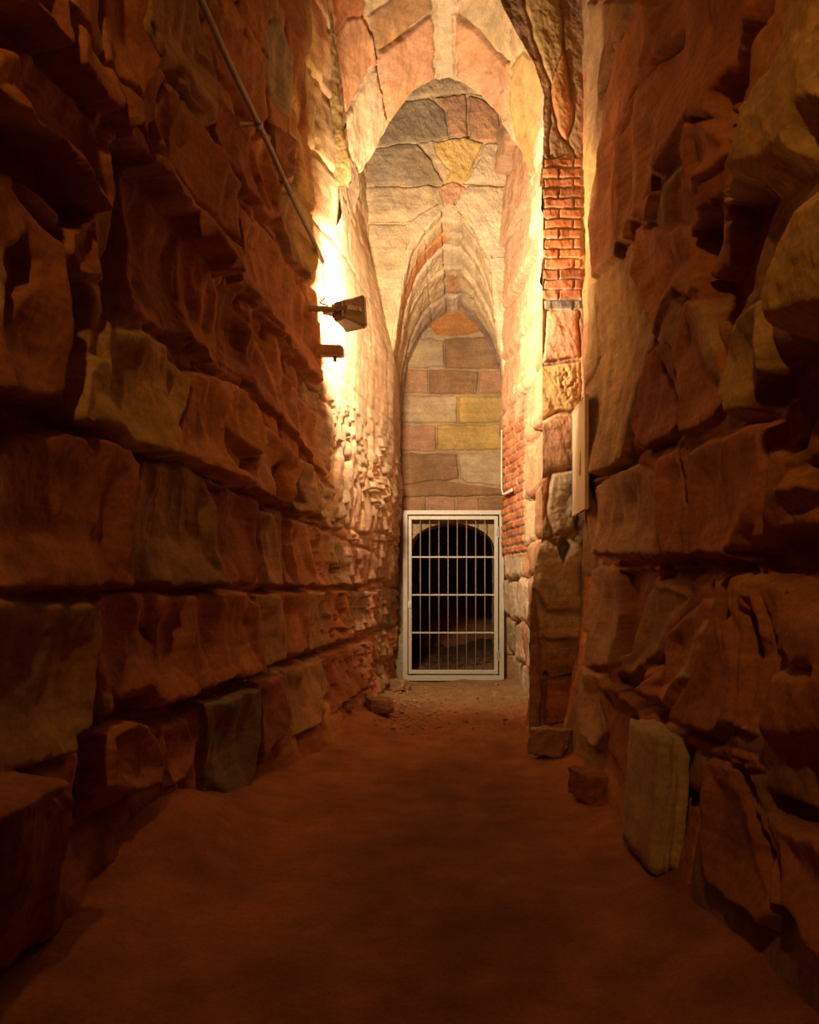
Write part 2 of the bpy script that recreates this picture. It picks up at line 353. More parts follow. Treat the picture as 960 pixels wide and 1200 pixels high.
# ================================================================== RIGHT WALL
def build_right():
    S = ysamples(-2.0, 1.9, 6.76, 70, 560); T = np.linspace(-.3, 6.6, 850)
    sh = Sheet(S, T, lambda y, z: np.stack([XR(y, z), y, z], -1), (-1, 0, 0), RED)
    courses(sh, [-.4, .35, .75, 1.12, 1.7, 2.3, 2.9, 3.5, 4.1, 4.7, 5.3, 6.3], 8, .4, 1.0, (RED, BRN, ORG, DRED), hv=.012, jd=.03, tilt=.35)
    sh.H -= .025
    def st(pts, h=.0, col=RED, gs=.05, gt=-.06, **k):
        h *= .62 if h > 0 else .72
        k.setdefault('scoop', .045 if h > -.05 and k.get('r', 0) < .045 else 0); k.setdefault('moat', .008)
        sh.stone([unproject(u, v, max(h, -.02), XR, 1) for u, v in pts], h, col, gs*1.1, gt*.8, **k)
    def ck(pts, w=.015, d=.06): sh.crack([unproject(u, v, 0, XR, 1) for u, v in pts], w, d)
    def tn(pts, col, **k): sh.tint([unproject(u, v, 0, XR, 1) for u, v in pts], col, **k)
    # far upper strips
    st([(684,0),(735,0),(720,50),(705,95),(698,150),(690,200),(682,200),(680,100)], .02, BRN, 0, -.03)
    st([(738,0),(785,0),(770,60),(745,100),(732,140),(722,175),(722,330),(694,330),(692,230),(702,150),(708,100),(722,50)], .03, RED, 0, -.03)
    st([(790,-60),(882,-60),(870,30),(845,85),(828,110),(828,135),(790,140),(778,170),(772,188),(765,210),(755,260),(740,262),(735,285),(722,285),(724,172),(748,100)], .02, RED, .02, -.05)
    tn([(678,175),(692,165),(699,200),(696,260),(686,295),(676,270)], YEL)
    st([(690,335),(735,290),(755,265),(770,300),(765,400),(750,440),(742,500),(735,545),(690,560)], .0, BRN, .02, -.06)
    tn([(715,340),(745,350),(742,480),(715,520),(700,440)], OCH, amt=.7)
    tn([(692,330),(745,260),(760,300),(748,420),(735,540),(692,560)], OCH, amt=.45)
    # the great ochre boulders
    st([(895,-60),(1010,-60),(1010,60),(958,70),(945,85),(945,150),(920,155),(915,200),(895,210),(875,225),(850,235),(830,225),(806,250),(801,236),(825,205),(850,165),(842,120),(862,85),(880,50)], .16, (.66,.47,.21), .10, -.16, r=.10)
    st([(788,142),(828,137),(844,155),(848,167),(825,203),(807,232),(799,222),(794,190)], .03, RED, .02, -.1)
    st([(830,242),(870,228),(915,207),(905,250),(893,310),(882,345),(860,360),(845,390),(835,375),(825,350),(818,325),(812,300),(808,270)], -.20, DRED, 0, 0, r=.03)  # cavern and gaps here also carry shade in their dark red colour
    st([(834,235),(840,238),(846,275),(838,312),(828,330),(824,322),(836,285)], -.07, RED, 0, 0, r=.015)
    st([(1010,100),(962,150),(940,190),(920,212),(906,250),(895,300),(884,345),(886,400),(888,420),(960,383),(1010,360)], .17, (.68,.49,.22), .24, -.05, r=.10)
    st([(872,355),(884,347),(888,415),(886,440),(880,490),(852,492),(842,472),(838,440),(838,400),(852,378)], .05, OCH, .0, -.06, r=.03, moat=.01)
    st([(762,205),(776,195),(773,222),(760,234)], -.08, DRED, 0, 0, r=.02)
    st([(778,225),(786,200),(796,215),(797,262),(775,266)], -.10, DRED, 0, 0, r=.02)
    st([(740,262),(775,268),(800,262),(810,300),(818,340),(800,350),(785,345),(768,395),(752,360),(740,320)], .0, RED, .02, -.06)
    st([(790,352),(815,350),(832,420),(842,462),(838,482),(820,500),(794,515),(793,470),(782,420)], .03, RED, .02, -.06)
    tn([(818,362),(826,360),(832,400),(834,440),(826,430)], BUF)
    st([(768,400),(774,400),(791,450),(792,500),(785,510),(757,528),(743,500),(754,420)], .01, DRED, .03, -.06)
    st([(895,442),(930,412),(1010,390),(1010,470),(940,482),(930,522),(920,532),(902,522),(886,545),(882,500)], -.13, DRED, 0, -.05, r=.03)
    st([(907,470),(918,460),(925,510),(905,530)], -.06, RED, 0, 0, r=.02)
    st([(797,522),(830,507),(874,492),(882,545),(878,600),(862,640),(858,658),(803,658),(799,560)], .05, RED, .02, -.08, r=.04)
    st([(771,532),(795,522),(797,654),(776,654),(766,562)], .03, RED, .02, -.05)
    st([(690,562),(750,542),(764,562),(771,654),(690,650)], .01, BRN, .02, -.05)
    st([(886,552),(922,540),(960,480),(1010,450),(1010,560),(930,572),(890,602),(862,642),(872,600)], .10, ORG, .02, -.05, r=.09)
    st([(932,545),(945,528),(1010,520),(1010,580),(950,572),(935,560)], -.12, DRED, 0, 0, r=.02)
    st([(868,645),(900,630),(960,600),(1010,590),(1010,705),(960,708),(930,712),(905,685),(880,668)], -.16, DRED, 0, 0, r=.03)
    st([(930,640),(960,622),(1010,615),(1010,660),(960,665),(935,656)], .0, RED, 0, 0, r=.04)
    # below the level joint
    st([(690,664),(725,664),(728,700),(722,780),(690,785)], .02, BRN, .02, -.03)
    st([(728,668),(766,663),(748,700),(744,750),(720,782),(728,720)], -.14, DRED, 0, 0, r=.03)
    st([(770,665),(806,666),(802,692),(770,682)], -.14, DRED, 0, 0, r=.02)
    st([(750,692),(764,682),(800,695),(779,730),(770,770),(745,800),(718,790),(744,757)], .0, BRN, .02, -.16, r=.04)
    st([(806,704),(826,700),(829,718),(812,757),(802,800),(791,812),(780,832),(740,812),(774,780),(773,742)], .03, RED, .02, -.16, r=.04)
    tn([(824,712),(828,716),(806,790),(802,790)], BUF, soft=.015)
    st([(830,670),(848,670),(844,720),(855,770),(851,850),(830,870),(782,850),(803,800),(818,742)], .05, RED, .02, -.1, r=.04)
    st([(850,672),(861,672),(862,720),(857,764),(846,722)], -.09, DRED, 0, 0, r=.02)
    st([(862,690),(874,690),(882,760),(880,860),(856,856),(858,770)], .02, RED, 0, -.05)
    st([(873,705),(884,735),(883,780),(876,770)], -.10, DRED, 0, 0, r=.02)
    st([(876,684),(890,668),(905,682),(922,704),(1010,715),(1010,910),(960,905),(882,885),(872,860),(884,780),(882,740)], .08, RED, .02, -.06, r=.09)
    ck([(885,760),(910,780),(960,790)], .02, .05)
    st([(700,797),(735,812),(756,840),(756,932),(736,932),(702,850)], .02, DRED, .02, .04)
    st([(676,780),(698,790),(700,860),(690,880),(676,860)], .03, BRN, 0, -.03)
    st([(760,838),(830,872),(860,880),(880,890),(886,905),(862,905),(822,880),(770,876)], .03, RED, 0, -.06)
    st([(822,884),(858,905),(872,950),(898,1062),(880,1090),(832,1042),(821,992)], .05, RED, 0, -.1)
    st([(890,962),(960,985),(1010,1000),(1010,1200),(960,1142),(908,1072)], .06, RED, 0, -.05)
    st([(900,932),(960,952),(1010,960),(1010,990),(960,978),(898,955)], -.10, DRED, 0, 0, r=.02)
    ck([(715,797),(740,812),(775,842)], .022, .1)
    ck([(725,661),(800,661),(865,663)], .02, .09)
    ck([(864,905),(878,935),(892,1012)], .02, .08); ck([(886,1000),(905,1065)], .015, .05)
    ck([(882,0),(866,55),(840,110),(834,125),(846,160)], .035, .14)
    ck([(667,0),(664,60),(663,95),(672,140),(672,182)], .02, .05)
    ck([(681,0),(677,60),(675,100)], .015, .05); ck([(732,15),(716,60),(706,100),(700,128)], .022, .07)
    ck([(782,45),(760,80),(741,105),(731,140),(720,172)], .022, .07)
    ck([(753,250),(741,262),(739,290)], .012, .06); ck([(796,530),(799,560),(801,658)], .012, .07)
    ck([(758,528),(780,515),(794,510)], .012, .05); ck([(771,432),(784,455),(790,472)], .018, .08)
    ck([(764,400),(770,415)], .014, .06); ck([(697,570),(720,550),(745,535)], .015, .05)
    ck([(696,330),(700,420),(692,455)], .015, .05)
    Y, Z = sh.S, sh.T
    sh.H = np.where(Y > 6.35, sh.H*(1-sstep(6.35, 6.6, Y))-.03*sstep(6.35, 6.6, Y), sh.H)
    rg = lambda a, b, sd_: 1-np.abs(fbm(a, b, 2, sd_))*1.6
    sh.H += .026*rg(Y*1.4+.3*fbm(Y, Z, 2, 6), Z*.9+.4*Y, 115)+.012*rg(Y*3.0, Z*1.3, 116)-.02
    sh.H += .014*fbm(Y*2.2, Z*2.0+Y, 3, 111)+.0045*fbm(Y*8, Z*8-Y*5, 3, 112)+.0016*fbm(Y*40, Z*40, 3, 113)
    tone = fbm(Y*1.6, Z*1.2, 4, 161)[..., None]
    sh.C = sh.C*(1+.18*tone)+np.clip(fbm(Y*2.3, Z*2.1, 3, 163), 0, 1)[..., None]*np.array([.03, .035, .01])
    return sh.build('wall_right', M_STONE)

# ================================================================== ARCHES
Y1A, Y1B, YT, YE = 6.70, 7.82, 9.0, 10.5
# profile of the front arch (metres from its axis), from the left springing over the ridge to the right one
A1X = -.107
A1 = [(u, v) for u, v in ((418,250),(423,206),(440,177),(457,144),(469,129),(486,107),(503,96),(520,90),(541,98),(562,111),(582,131),(603,165),(614,185),(620,208),(622,250))]
A1 = [((u-U0)*Y1B/F, EYE+(V0-v)*Y1B/F) for u, v in A1]
A0 = [(400,250),(397,190),(388,100),(378,40),(372,-20),(390,-90),(450,-150),(521,-175),(572,-75),(603,6),(624,44),(639,71),(652,112),(650,180),(642,250)]
A0 = [((u-U0)*Y1A/F, EYE+(V0-v)*Y1A/F) for u, v in A0]
def resample(P, n, closed=False):
    P = np.array(P, float); d = np.concatenate([[0], np.cumsum(np.hypot(*np.diff(P, axis=0).T))])
    t = np.linspace(0, d[-1], n); return np.stack([np.interp(t, d, P[:, 0]), np.interp(t, d, P[:, 1])], -1)
def smooth(P, k=2):
    P = np.array(P, float)
    for _ in range(k):
        Q = P.copy(); Q[1:-1] = (P[:-2]+2*P[1:-1]+P[2:])/4; P = Q
    return P

def loft(pa, pb, ya, yb, n, m):
    """surface between profile pa at ya and profile pb at yb, with normals into the passage"""
    A = smooth(resample(pa, n), 3); B = smooth(resample(pb, n), 3)
    t = np.linspace(0, 1, m)
    XZ = A[:, None, :]*(1-t)[None, :, None]+B[:, None, :]*t[None, :, None]
    Y = np.broadcast_to((ya+(yb-ya)*t)[None, :], (n, m))
    P = np.stack([XZ[..., 0], Y, XZ[..., 1]], -1)
    du = np.gradient(P, axis=0); dv = np.gradient(P, axis=1)
    N = np.cross(dv, du); N /= np.linalg.norm(N, axis=-1, keepdims=True)+1e-9
    c = np.array([np.mean(A[:, 0]), 0, A[:, 1].min()])
    s = np.sign(np.sum(N*(c-P)*np.array([1, 0, 1]), -1)); s[s == 0] = 1
    N *= np.where(np.mean(s) > 0, 1, -1)
    return P, N

class Raw(Sheet):
    def __init__(s, P, N, col):
        s.P = P; s.N = N; s.shape = P.shape[:2]; s.H = np.zeros(s.shape); s.C = np.ones(s.shape+(3,))*np.array(col); s.mask = None
        n, m = s.shape
        a, b = np.meshgrid(np.linspace(0, 3, n), np.linspace(0, 3, m), indexing='ij')
        s.wS = .014*fbm(a*6, b*6, 3, 91); s.wT = .014*fbm(a*6, b*6, 3, 57)
    def build(s, name, mat):
        return grid_object(name, s.P+s.N*s.H[..., None], s.C, mat, s.mask)

def relief(sh, seed, a=.012, b=.005, c=.002):
    X, Y, Z = sh.P[..., 0], sh.P[..., 1], sh.P[..., 2]
    p = X*1.3+Y; q = Z+X*.7
    sh.H += a*fbm(p*3, q*3, 4, seed)+b*fbm(p*10, q*10, 4, seed+1)+c*fbm(p*40, q*40, 3, seed+2)
    sh.C = sh.C*(1+.16*fbm(p*2, q*2, 4, seed+3)[..., None])+fbm(p*2.6, q*3.4, 4, seed+4)[..., None]*np.array([.035, .012, -.012])

def build_vault():
    n = 420; m = 260
    P, N = loft([(A0[0][0]-.22, 2.9)]+A0+[(A0[-1][0]+.12, 2.9)], [(A1[0][0]-.20, 3.0)]+A1+[(A1[-1][0]+.12, 3.0)], Y1A+.03, Y1B, n, m)
    sh = Raw(P, N, BUF); sh.pixel_coords()
    sh.stone([(373,31),(386,10),(430,15),(440,45),(447,75),(432,82),(418,110),(404,137),(395,105)], .012, PNK, r=.02)
    sh.stone([(372,-30),(432,-40),(428,20),(405,22),(392,45),(375,35)], .0, RED, r=.02)
    sh.stone([(432,18),(470,-10),(506,-20),(507,14),(470,42),(443,62),(437,38)], .01, BRN, r=.02)
    sh.stone([(444,64),(470,45),(508,18),(510,92),(486,106),(470,128),(457,142),(450,110)], .02, PNK, r=.02)
    sh.stone([(403,140),(420,112),(434,84),(446,82),(452,118),(456,142),(440,176),(424,206),(413,187)], .012, PAL, r=.02)
    sh.stone([(533,-20),(580,-30),(597,22),(596,74),(575,55),(555,32),(534,14)], .01, BUF, r=.02)
    sh.stone([(534,18),(555,35),(575,58),(596,77),(600,120),(590,140),(562,111),(541,98),(534,92)], .02, PNK, r=.02)
    sh.stone([(598,78),(612,60),(640,75),(650,130),(640,210),(620,205),(604,160),(597,120)], .015, OCH, r=.02)
    sh.stone([(509,-30),(534,-30),(534,92),(511,94)], .03, PAL, r=.02, moat=.02)
    sh.stone([(400,150),(424,208),(420,300),(395,300)], .0, PAL, r=.02, moat=.01)
    sh.crack([(427,20),(440,45),(443,64),(447,92),(453,128),(455,138)], .014, .06)
    sh.crack([(443,62),(466,47),(490,30),(508,14)], .011, .05)
    sh.crack([(432,80),(424,96),(412,125),(403,137)], .009, .04)
    sh.crack([(533,16),(556,33),(576,56),(592,72)], .012, .06)
    sh.crack([(570,82),(582,90),(588,105)], .02, .03)
    relief(sh, 201, .014, .006, .002)
    return sh.build('ceiling_vault', M_SMOOTH)

def inside_profile(X, Z, prof):
    return poly_sd(X, Z, np.array(list(prof)+[(prof[-1][0], -1), (prof[0][0], -1)], float))

def brick_field(sh, x0, x1, z0, z1, bw=.21, bh=.072, seed=1):
    """brick courses laid over part of a flat wall: X along, Z up"""
    rnd = random.Random(seed); X, Z = sh.P[..., 0], sh.P[..., 2]
    xx = X+.006*fbm(X*9, Z*9, 2, 3); zz = Z+.006*fbm(X*7, Z*9, 2, 8)
    b = (xx > x0) & (xx < x1) & (zz > z0) & (zz < z1)
    row = np.floor((zz-z0)/bh); off = np.where(row % 2 == 0, 0, bw*.5)
    c = np.floor((xx-x0+off)/bw); fx = (xx-x0+off)-c*bw; fz = (zz-z0)-row*bh
    d = np.minimum(np.minimum(fx, bw-fx), np.minimum(fz, bh-fz))
    w = sstep(.003, .011, d)
    r1 = _hash(c, row, 5+seed); r2 = _hash(c, row, 9+seed)
    H = -.018+w*(.022+.014*r1)
    colr = np.array(BRK)*(.75+.5*r2)[..., None]*np.array([1, 1, 1])
    colr = np.where((row == 0)[..., None], np.array([.24, .20, .17])*(.8+.4*r2)[..., None], colr)
    colb = np.array(MOR)*.75+(colr-np.array(MOR)*.75)*w[..., None]
    sh.H[b] = H[b]; sh.C[b] = colb[b]

def build_front_arch():
    """the cross wall that carries the front arch, with the brick-patched pier on its right"""
    xs = np.linspace(-1.1, 1.0, 420); zs = np.linspace(-.1, 6.6, 1060)
    sh = Sheet(xs, zs, lambda x, z: np.stack([x, np.full_like(x, Y1A), z], -1), (0, -1, 0), BRN)
    sh.pixel_coords()
    X, Z = sh.P[..., 0], sh.P[..., 2]
    inner = np.array([-.805, .64])
    sd = inside_profile(X, Z, [(A0[0][0], 3.0)]+A0+[(A0[-1][0], 3.0)])
    xr = np.interp(Z, [0, .25, .5, .9, 1.2, 1.4, 6.2], [.535, .54, .535, .545, .575, .63, .64])
    opening = np.where(Z > 3.9, sd > .085, (X > -2) & (X < xr-.02))
    sh.mask = ~opening
    P, S = sh.stone, sh
    P([(640,362),(679,362),(679,420),(636,424)], .012, PNK, r=.02)
    P([(634,428),(680,424),(682,480),(655,482),(630,495)], .0, OCH, r=.03)
    sh.H -= .03*np.clip(fbm(X*26, Z*26, 3, 5), 0, 1)*sstep(.12, .02, np.hypot(X-.80, (Z-2.50)*.7))
    P([(630,497),(655,484),(682,482),(672,548),(645,550),(632,562)], .015, PNK, r=.025)
    P([(632,564),(645,555),(640,600),(628,640),(622,600)], .0, ORG, r=.02)
    P([(646,554),(680,548),(674,620),(648,628),(641,600)], .025, PAL, r=.03, gt=-.04)
    P([(622,645),(640,632),(652,640),(668,628),(682,640),(682,715),(640,716),(625,690)], .035, PAL, r=.04)
    P([(626,692),(642,718),(684,718),(684,748),(648,752),(632,745)], .02, BUF, r=.03)
    P([(632,750),(684,752),(684,785),(650,798),(634,790)], .015, BRN, r=.03)
    P([(636,800),(684,788),(684,850),(640,850)], .02, RED, r=.03)
    P([(616,745),(634,792),(638,870),(622,868),(612,800)], .025, BRN, r=.03)
    sh.crack([(640,790),(636,830),(634,860)], .015, .04)
    sh.H += .018*fbm(X*7, Z*6, 4, 33)*sstep(2.1, 1.6, Z)
    P([(652,642),(662,630),(668,640),(660,662)], -.05, DGR, r=.02, moat=0)
    P([(650,20),(662,60),(672,140),(666,165),(652,150),(645,100)], .03, ORG, r=.03)
    P([(646,112),(655,150),(666,168),(672,178),(670,300),(645,290),(642,200)], .0, BRN, r=.02)
    P([(600,-60),(655,-60),(660,60),(646,100),(625,45)], .02, OCH, r=.03)
    P([(340,-60),(380,-60),(400,130),(412,190),(400,300),(384,300),(366,140)], .02, OCH, r=.03)
    brick_field(sh, .625, .885, 3.03, 4.12, seed=4)
    relief(sh, 301, .010, .005, .002)
    return sh.build('wall_pier', M_STONE)

def build_jamb():
    """inner right-hand face of the passage beyond the pier"""
    fx = table([6.68, 7.82, 9.0, 10.6], [0, .9, 1.4, 6.3], [[.535,.66,.66,.66],[.545,.62,.56,.56],[.635,.62,.455,.545],[.645,.62,.43,.545]])
    S = np.linspace(6.72, 10.55, 420); T = np.linspace(-.1, 6.5, 640)
    sh = Sheet(S, T, lambda y, z: np.stack([fx(y, z), y, z], -1), (-1, 0, 0), PAL)
    Y, Z = sh.S, sh.T
    courses(sh, [-.2, .32, .72, 1.12, 1.4, 1.8, 2.25, 2.7, 3.2, 3.7, 4.3, 5.0, 6.3], 17, .5, 1.1, (PNK, PAL, PNK, BUF), hv=.008, jd=.012, y0=6.5, wob=.03)
    bw, bh = .22, .075
    row = np.floor(Z/bh); c = np.floor((Y+np.where(row % 2 == 0, 0, .11))/bw); fy = (Y+np.where(row % 2 == 0, 0, .11))-c*bw; fz = Z-row*bh
    d = np.minimum(np.minimum(fy, bw-fy), np.minimum(fz, bh-fz)); w = sstep(.003, .012, d)
    br = sstep(7.9, 8.1, Y+.1*fbm(Y*4, Z*4, 2, 5))*sstep(1.3, 1.36, Z)*(1-sstep(2.5, 2.7, Z+.1*fbm(Y*4, Z*4, 2, 7)))
    H = -.014+w*(.02+.01*_hash(c, row, 3)); sh.H = sh.H+(H-sh.H)*br
    cb = np.array(MOR)*.7+(np.array(BRK)*(.8+.5*_hash(c, row, 8))[..., None]-np.array(MOR)*.7)*w[..., None]
    sh.C = sh.C+(cb-sh.C)*br[..., None]
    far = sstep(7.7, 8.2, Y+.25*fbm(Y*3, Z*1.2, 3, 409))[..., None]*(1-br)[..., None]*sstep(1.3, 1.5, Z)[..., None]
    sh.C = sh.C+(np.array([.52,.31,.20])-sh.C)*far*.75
    sh.H += .016*fbm(Y*4, Z*2, 4, 401)+.010*fbm(Y*11, Z*7, 4, 402)+.003*fbm(Y*40, Z*40, 3, 403)
    sh.C = sh.C*(1+.14*fbm(Y*3, Z*2.4, 4, 404)[..., None])
    sh.H = np.where(Y < 6.8, np.maximum(sh.H, -.004), sh.H)
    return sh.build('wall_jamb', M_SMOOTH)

N2 = [(455,470),(458,420),(462,390),(468,350),(474,318),(480,295),(492,272),(508,254),(522,241),(530,241),(545,256),(562,284),(572,312),(578,345),(583,380),(588,410),(592,440),(596,480)]
N2 = [((u-U0)*YT/F, EYE+(V0-v)*YT/F) for u, v in N2]
F2 = [(466,520),(472,470),(475,448),(481,420),(489,403),(498,389),(512,376),(524,369),(533,364),(538,364),(550,375),(562,388),(572,400),(580,416),(586,432),(590,448),(592,470),(594,520)]
F2 = [((u-U0)*YE/F, EYE+(V0-v)*YE/F) for u, v in F2]
def build_cross_wall():
    xs = np.linspace(-1.0, .75, 360); zs = np.linspace(2.3, 6.5, 800)
    sh = Sheet(xs, zs, lambda x, z: np.stack([x, np.full_like(x, YT), z], -1), (0, -1, 0), BUF)
    sh.pixel_coords(); X, Z = sh.P[..., 0], sh.P[..., 2]
    sd = inside_profile(X, Z, N2); sh.mask = ~(sd > .012)
    P = sh.stone
    P([(455,60),(600,60),(590,122),(552,107),(505,113),(475,118),(455,118)], .01, BUF, r=.02)
    P([(440,145),(474,119),(503,115),(522,128),(527,160),(500,166),(446,170)], .0, GRY, r=.02)
    P([(507,115),(547,110),(549,158),(527,162),(523,128)], .012, PNK, r=.02)
    P([(550,110),(584,126),(590,165),(562,166),(550,158)], .012, PNK, r=.02)
    P([(425,173),(490,168),(508,188),(520,215),(420,216)], .005, GRY, r=.02)
    P([(510,166),(546,160),(567,168),(556,190),(543,214),(521,215),(528,200),(512,180)], .012, YEL, r=.02)
    P([(568,168),(595,168),(595,215),(545,214),(557,190)], .01, PAL, r=.02)
    P([(420,218),(520,217),(514,236),(480,258),(428,260)], .0, BUF, r=.02)
    P([(430,263),(478,261),(476,312),(466,360),(458,420),(430,400)], .01, BUF, r=.02)
    P([(546,217),(600,217),(600,300),(572,300),(552,262),(532,240)], .012, PAL, r=.02)
    P([(575,300),(600,300),(604,500),(592,460),(582,380)], .01, PAL, r=.02)
    P([(516,218),(532,212),(546,219),(530,240),(522,240)], .015, PNK, r=.02)
    sh.tint([(435,222),(500,222),(470,250),(440,245)], GRY, amt=.5)
    sh.tint([(500,130),(520,120),(530,160),(505,165)], DGR, amt=.6)
    for c in ([(548,112),(548,160)], [(490,168),(505,185),(520,215)], [(440,216),(520,216)], [(545,214),(592,216)], [(562,185),(556,195)]): sh.crack(c, .01, .03)
    relief(sh, 501, .014, .008, .003)
    return sh.build('wall_cross', M_STONE)

def build_inner_vault():
    P, N = loft(N2, F2, YT-.01, YE+.02, 360, 300)
    sh = Raw(P, N, BUF)
    t = np.linspace(0, 1, 300)[None, :]*np.ones((360, 1)); s = np.linspace(0, 1, 360)[:, None]*np.ones((1, 300))
    a, b = P[..., 2], P[..., 0]
    tt = t+.012*fbm(s*8, t*8, 3, 3)
    edges = [0, .10, .22, .33, .52, .80, 1.01]; cols = [PAL, BUF, ORG, PAL, BUF, (.40,.30,.22)]
    for i in range(6):
        m = (tt >= edges[i]) & (tt < edges[i+1])
        for side in (0, 1):
            mm = m & ((s > .5) == bool(side))
            col = np.array(cols[i] if not (side == 1 and i in (2, 0)) else BUF)
            sh.C[mm] = col; sh.H[mm] = random.uniform(-.012, .012)
        d = np.abs(tt-edges[i]); sh.H -= .05*np.exp(-(d/.012)**2)
    arc = s*6+.5
    fr = np.abs(arc-np.round(arc))/6
    sh.H -= .015*np.exp(-(fr/.004)**2)
    rib = np.exp(-((s-.5)/.018)**4); sh.H += .03*rib
    red = (t > .60) & (t < .78)
    cr = np.where(red[..., None], np.array(RED)*1.1, np.array(PAL)*.9); sh.C = sh.C+(cr-sh.C)*(rib*.85)[..., None]
    sh.H -= .035*np.exp(-((np.abs(s-.5)-.024)/.004)**2)
    sh.H += .007*np.sin(tt*38+3*fbm(s*6, t*3, 2, 14))*(1-rib)
    relief(sh, 601, .012, .006, .002)
    return sh.build('ceiling_inner_vault', M_SMOOTH)

def hole(X, Z):
    r = .47; zc = 1.46; cx = -.05
    return np.where(Z > zc, np.hypot(X-cx, (Z-zc)*1.6) < r, np.abs(X-cx) < r)
def build_end_wall():
    xs = np.linspace(-.95, .95, 420); zs = np.linspace(-.1, 4.5, 760)
    sh = Sheet(xs, zs, lambda x, z: np.stack([x, np.full_like(x, YE), z], -1), (0, -1, 0), BUF)
    sh.pixel_coords(); X, Z = sh.P[..., 0], sh.P[..., 2]
    sh.mask = ~hole(X, Z)
    P = sh.stone
    P([(480,340),(600,340),(600,376),(548,393),(512,393)], .012, ORG, r=.015)
    P([(460,400),(500,396),(521,398),(521,431),(460,431)], .012, BUF, r=.012)
    P([(522,396),(600,394),(600,432),(522,432)], .01, BRN, r=.012)
    P([(460,433),(502,433),(502,461),(460,461)], .008, PNK, r=.012)
    P([(503,433),(561,434),(559,462),(503,462)], .0, BRN, r=.012)
    P([(562,434),(600,434),(600,461),(560,461)], .012, PNK, r=.012)
    P([(460,463),(536,464),(536,496),(460,496)], .01, BUF, r=.012)
    P([(537,464),(600,464),(600,495),(537,496)], .014, YEL, r=.012)
    P([(460,498),(511,498),(511,529),(460,529)], .01, PNK, r=.012)
    P([(512,498),(600,497),(600,527),(512,528)], .016, YEL, r=.012)
    P([(460,531),(537,531),(537,562),(460,570)], .01, BRN, r=.012)
    P([(538,530),(600,530),(600,572),(545,565),(538,560)], .01, BUF, r=.012)
    P([(460,570),(512,563),(550,567),(600,575),(600,582),(460,582)], .01, BRN, r=.012)
    P([(460,583),(500,583),(500,606),(460,606)], .01, BRN, r=.012); P([(501,583),(534,583),(534,606),(501,606)], .0, PNK, r=.012)
    P([(535,583),(562,583),(562,606),(535,606)], .008, PNK, r=.012); P([(563,583),(600,583),(600,606),(563,606)], .01, BRN, r=.012)
    P([(590,650),(640,650),(640,697),(590,697)], .012, PNK, r=.015); P([(590,698),(640,698),(640,731),(590,731)], .012, BUF, r=.015)
    P([(590,732),(640,732),(640,767),(590,767)], .008, PNK, r=.015); P([(590,768),(640,768),(640,802),(590,802)], .01, BRN, r=.015)
    sh.tint([(560,402),(585,402),(585,430),(540,430)], GRY, amt=.4)
    brick_field(sh, .535, .95, 1.42, 2.62, .22, .075, 6)
    relief(sh, 701, .008, .005, .002)
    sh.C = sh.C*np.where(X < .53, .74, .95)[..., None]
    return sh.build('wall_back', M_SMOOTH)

def build_tunnel():
    """the dark room behind the gate"""
    a = np.linspace(math.pi, 0, 120); cx = -.05
    def prof(r, zc, k): return [(cx-r, -.1), (cx-r, .7)]+[(cx+r*math.cos(t), zc+r*math.sin(t)/k) for t in a]+[(cx+r, .7), (cx+r, -.1)]
    P, N = loft(prof(.47, 1.46, 1.6), prof(.47, 1.46, 1.6), YE, YE+.45, 200, 50)
    sh = Raw(P, N, BRN); relief(sh, 801, .012, .006, .003); sh.build('wall_opening', M_STONE)
    P, N = loft(prof(1.3, 1.4, 1.1), prof(1.3, 1.4, 1.1), YE+.44, YE+5.0, 160, 120)
    sh = Raw(P, N, BRN); relief(sh, 803, .02, .01, .003); sh.build('ceiling_tunnel', M_STONE)
    xs = np.linspace(-1.5, 1.4, 80); zs = np.linspace(-.1, 2.8, 80)
    e = Sheet(xs, zs, lambda x, z: np.stack([x, np.full_like(x, YE+4.95), z], -1), (0, -1, 0), DRED)
    relief(e, 811, .03, .012, .004); e.build('wall_tunnel_end', M_STONE)

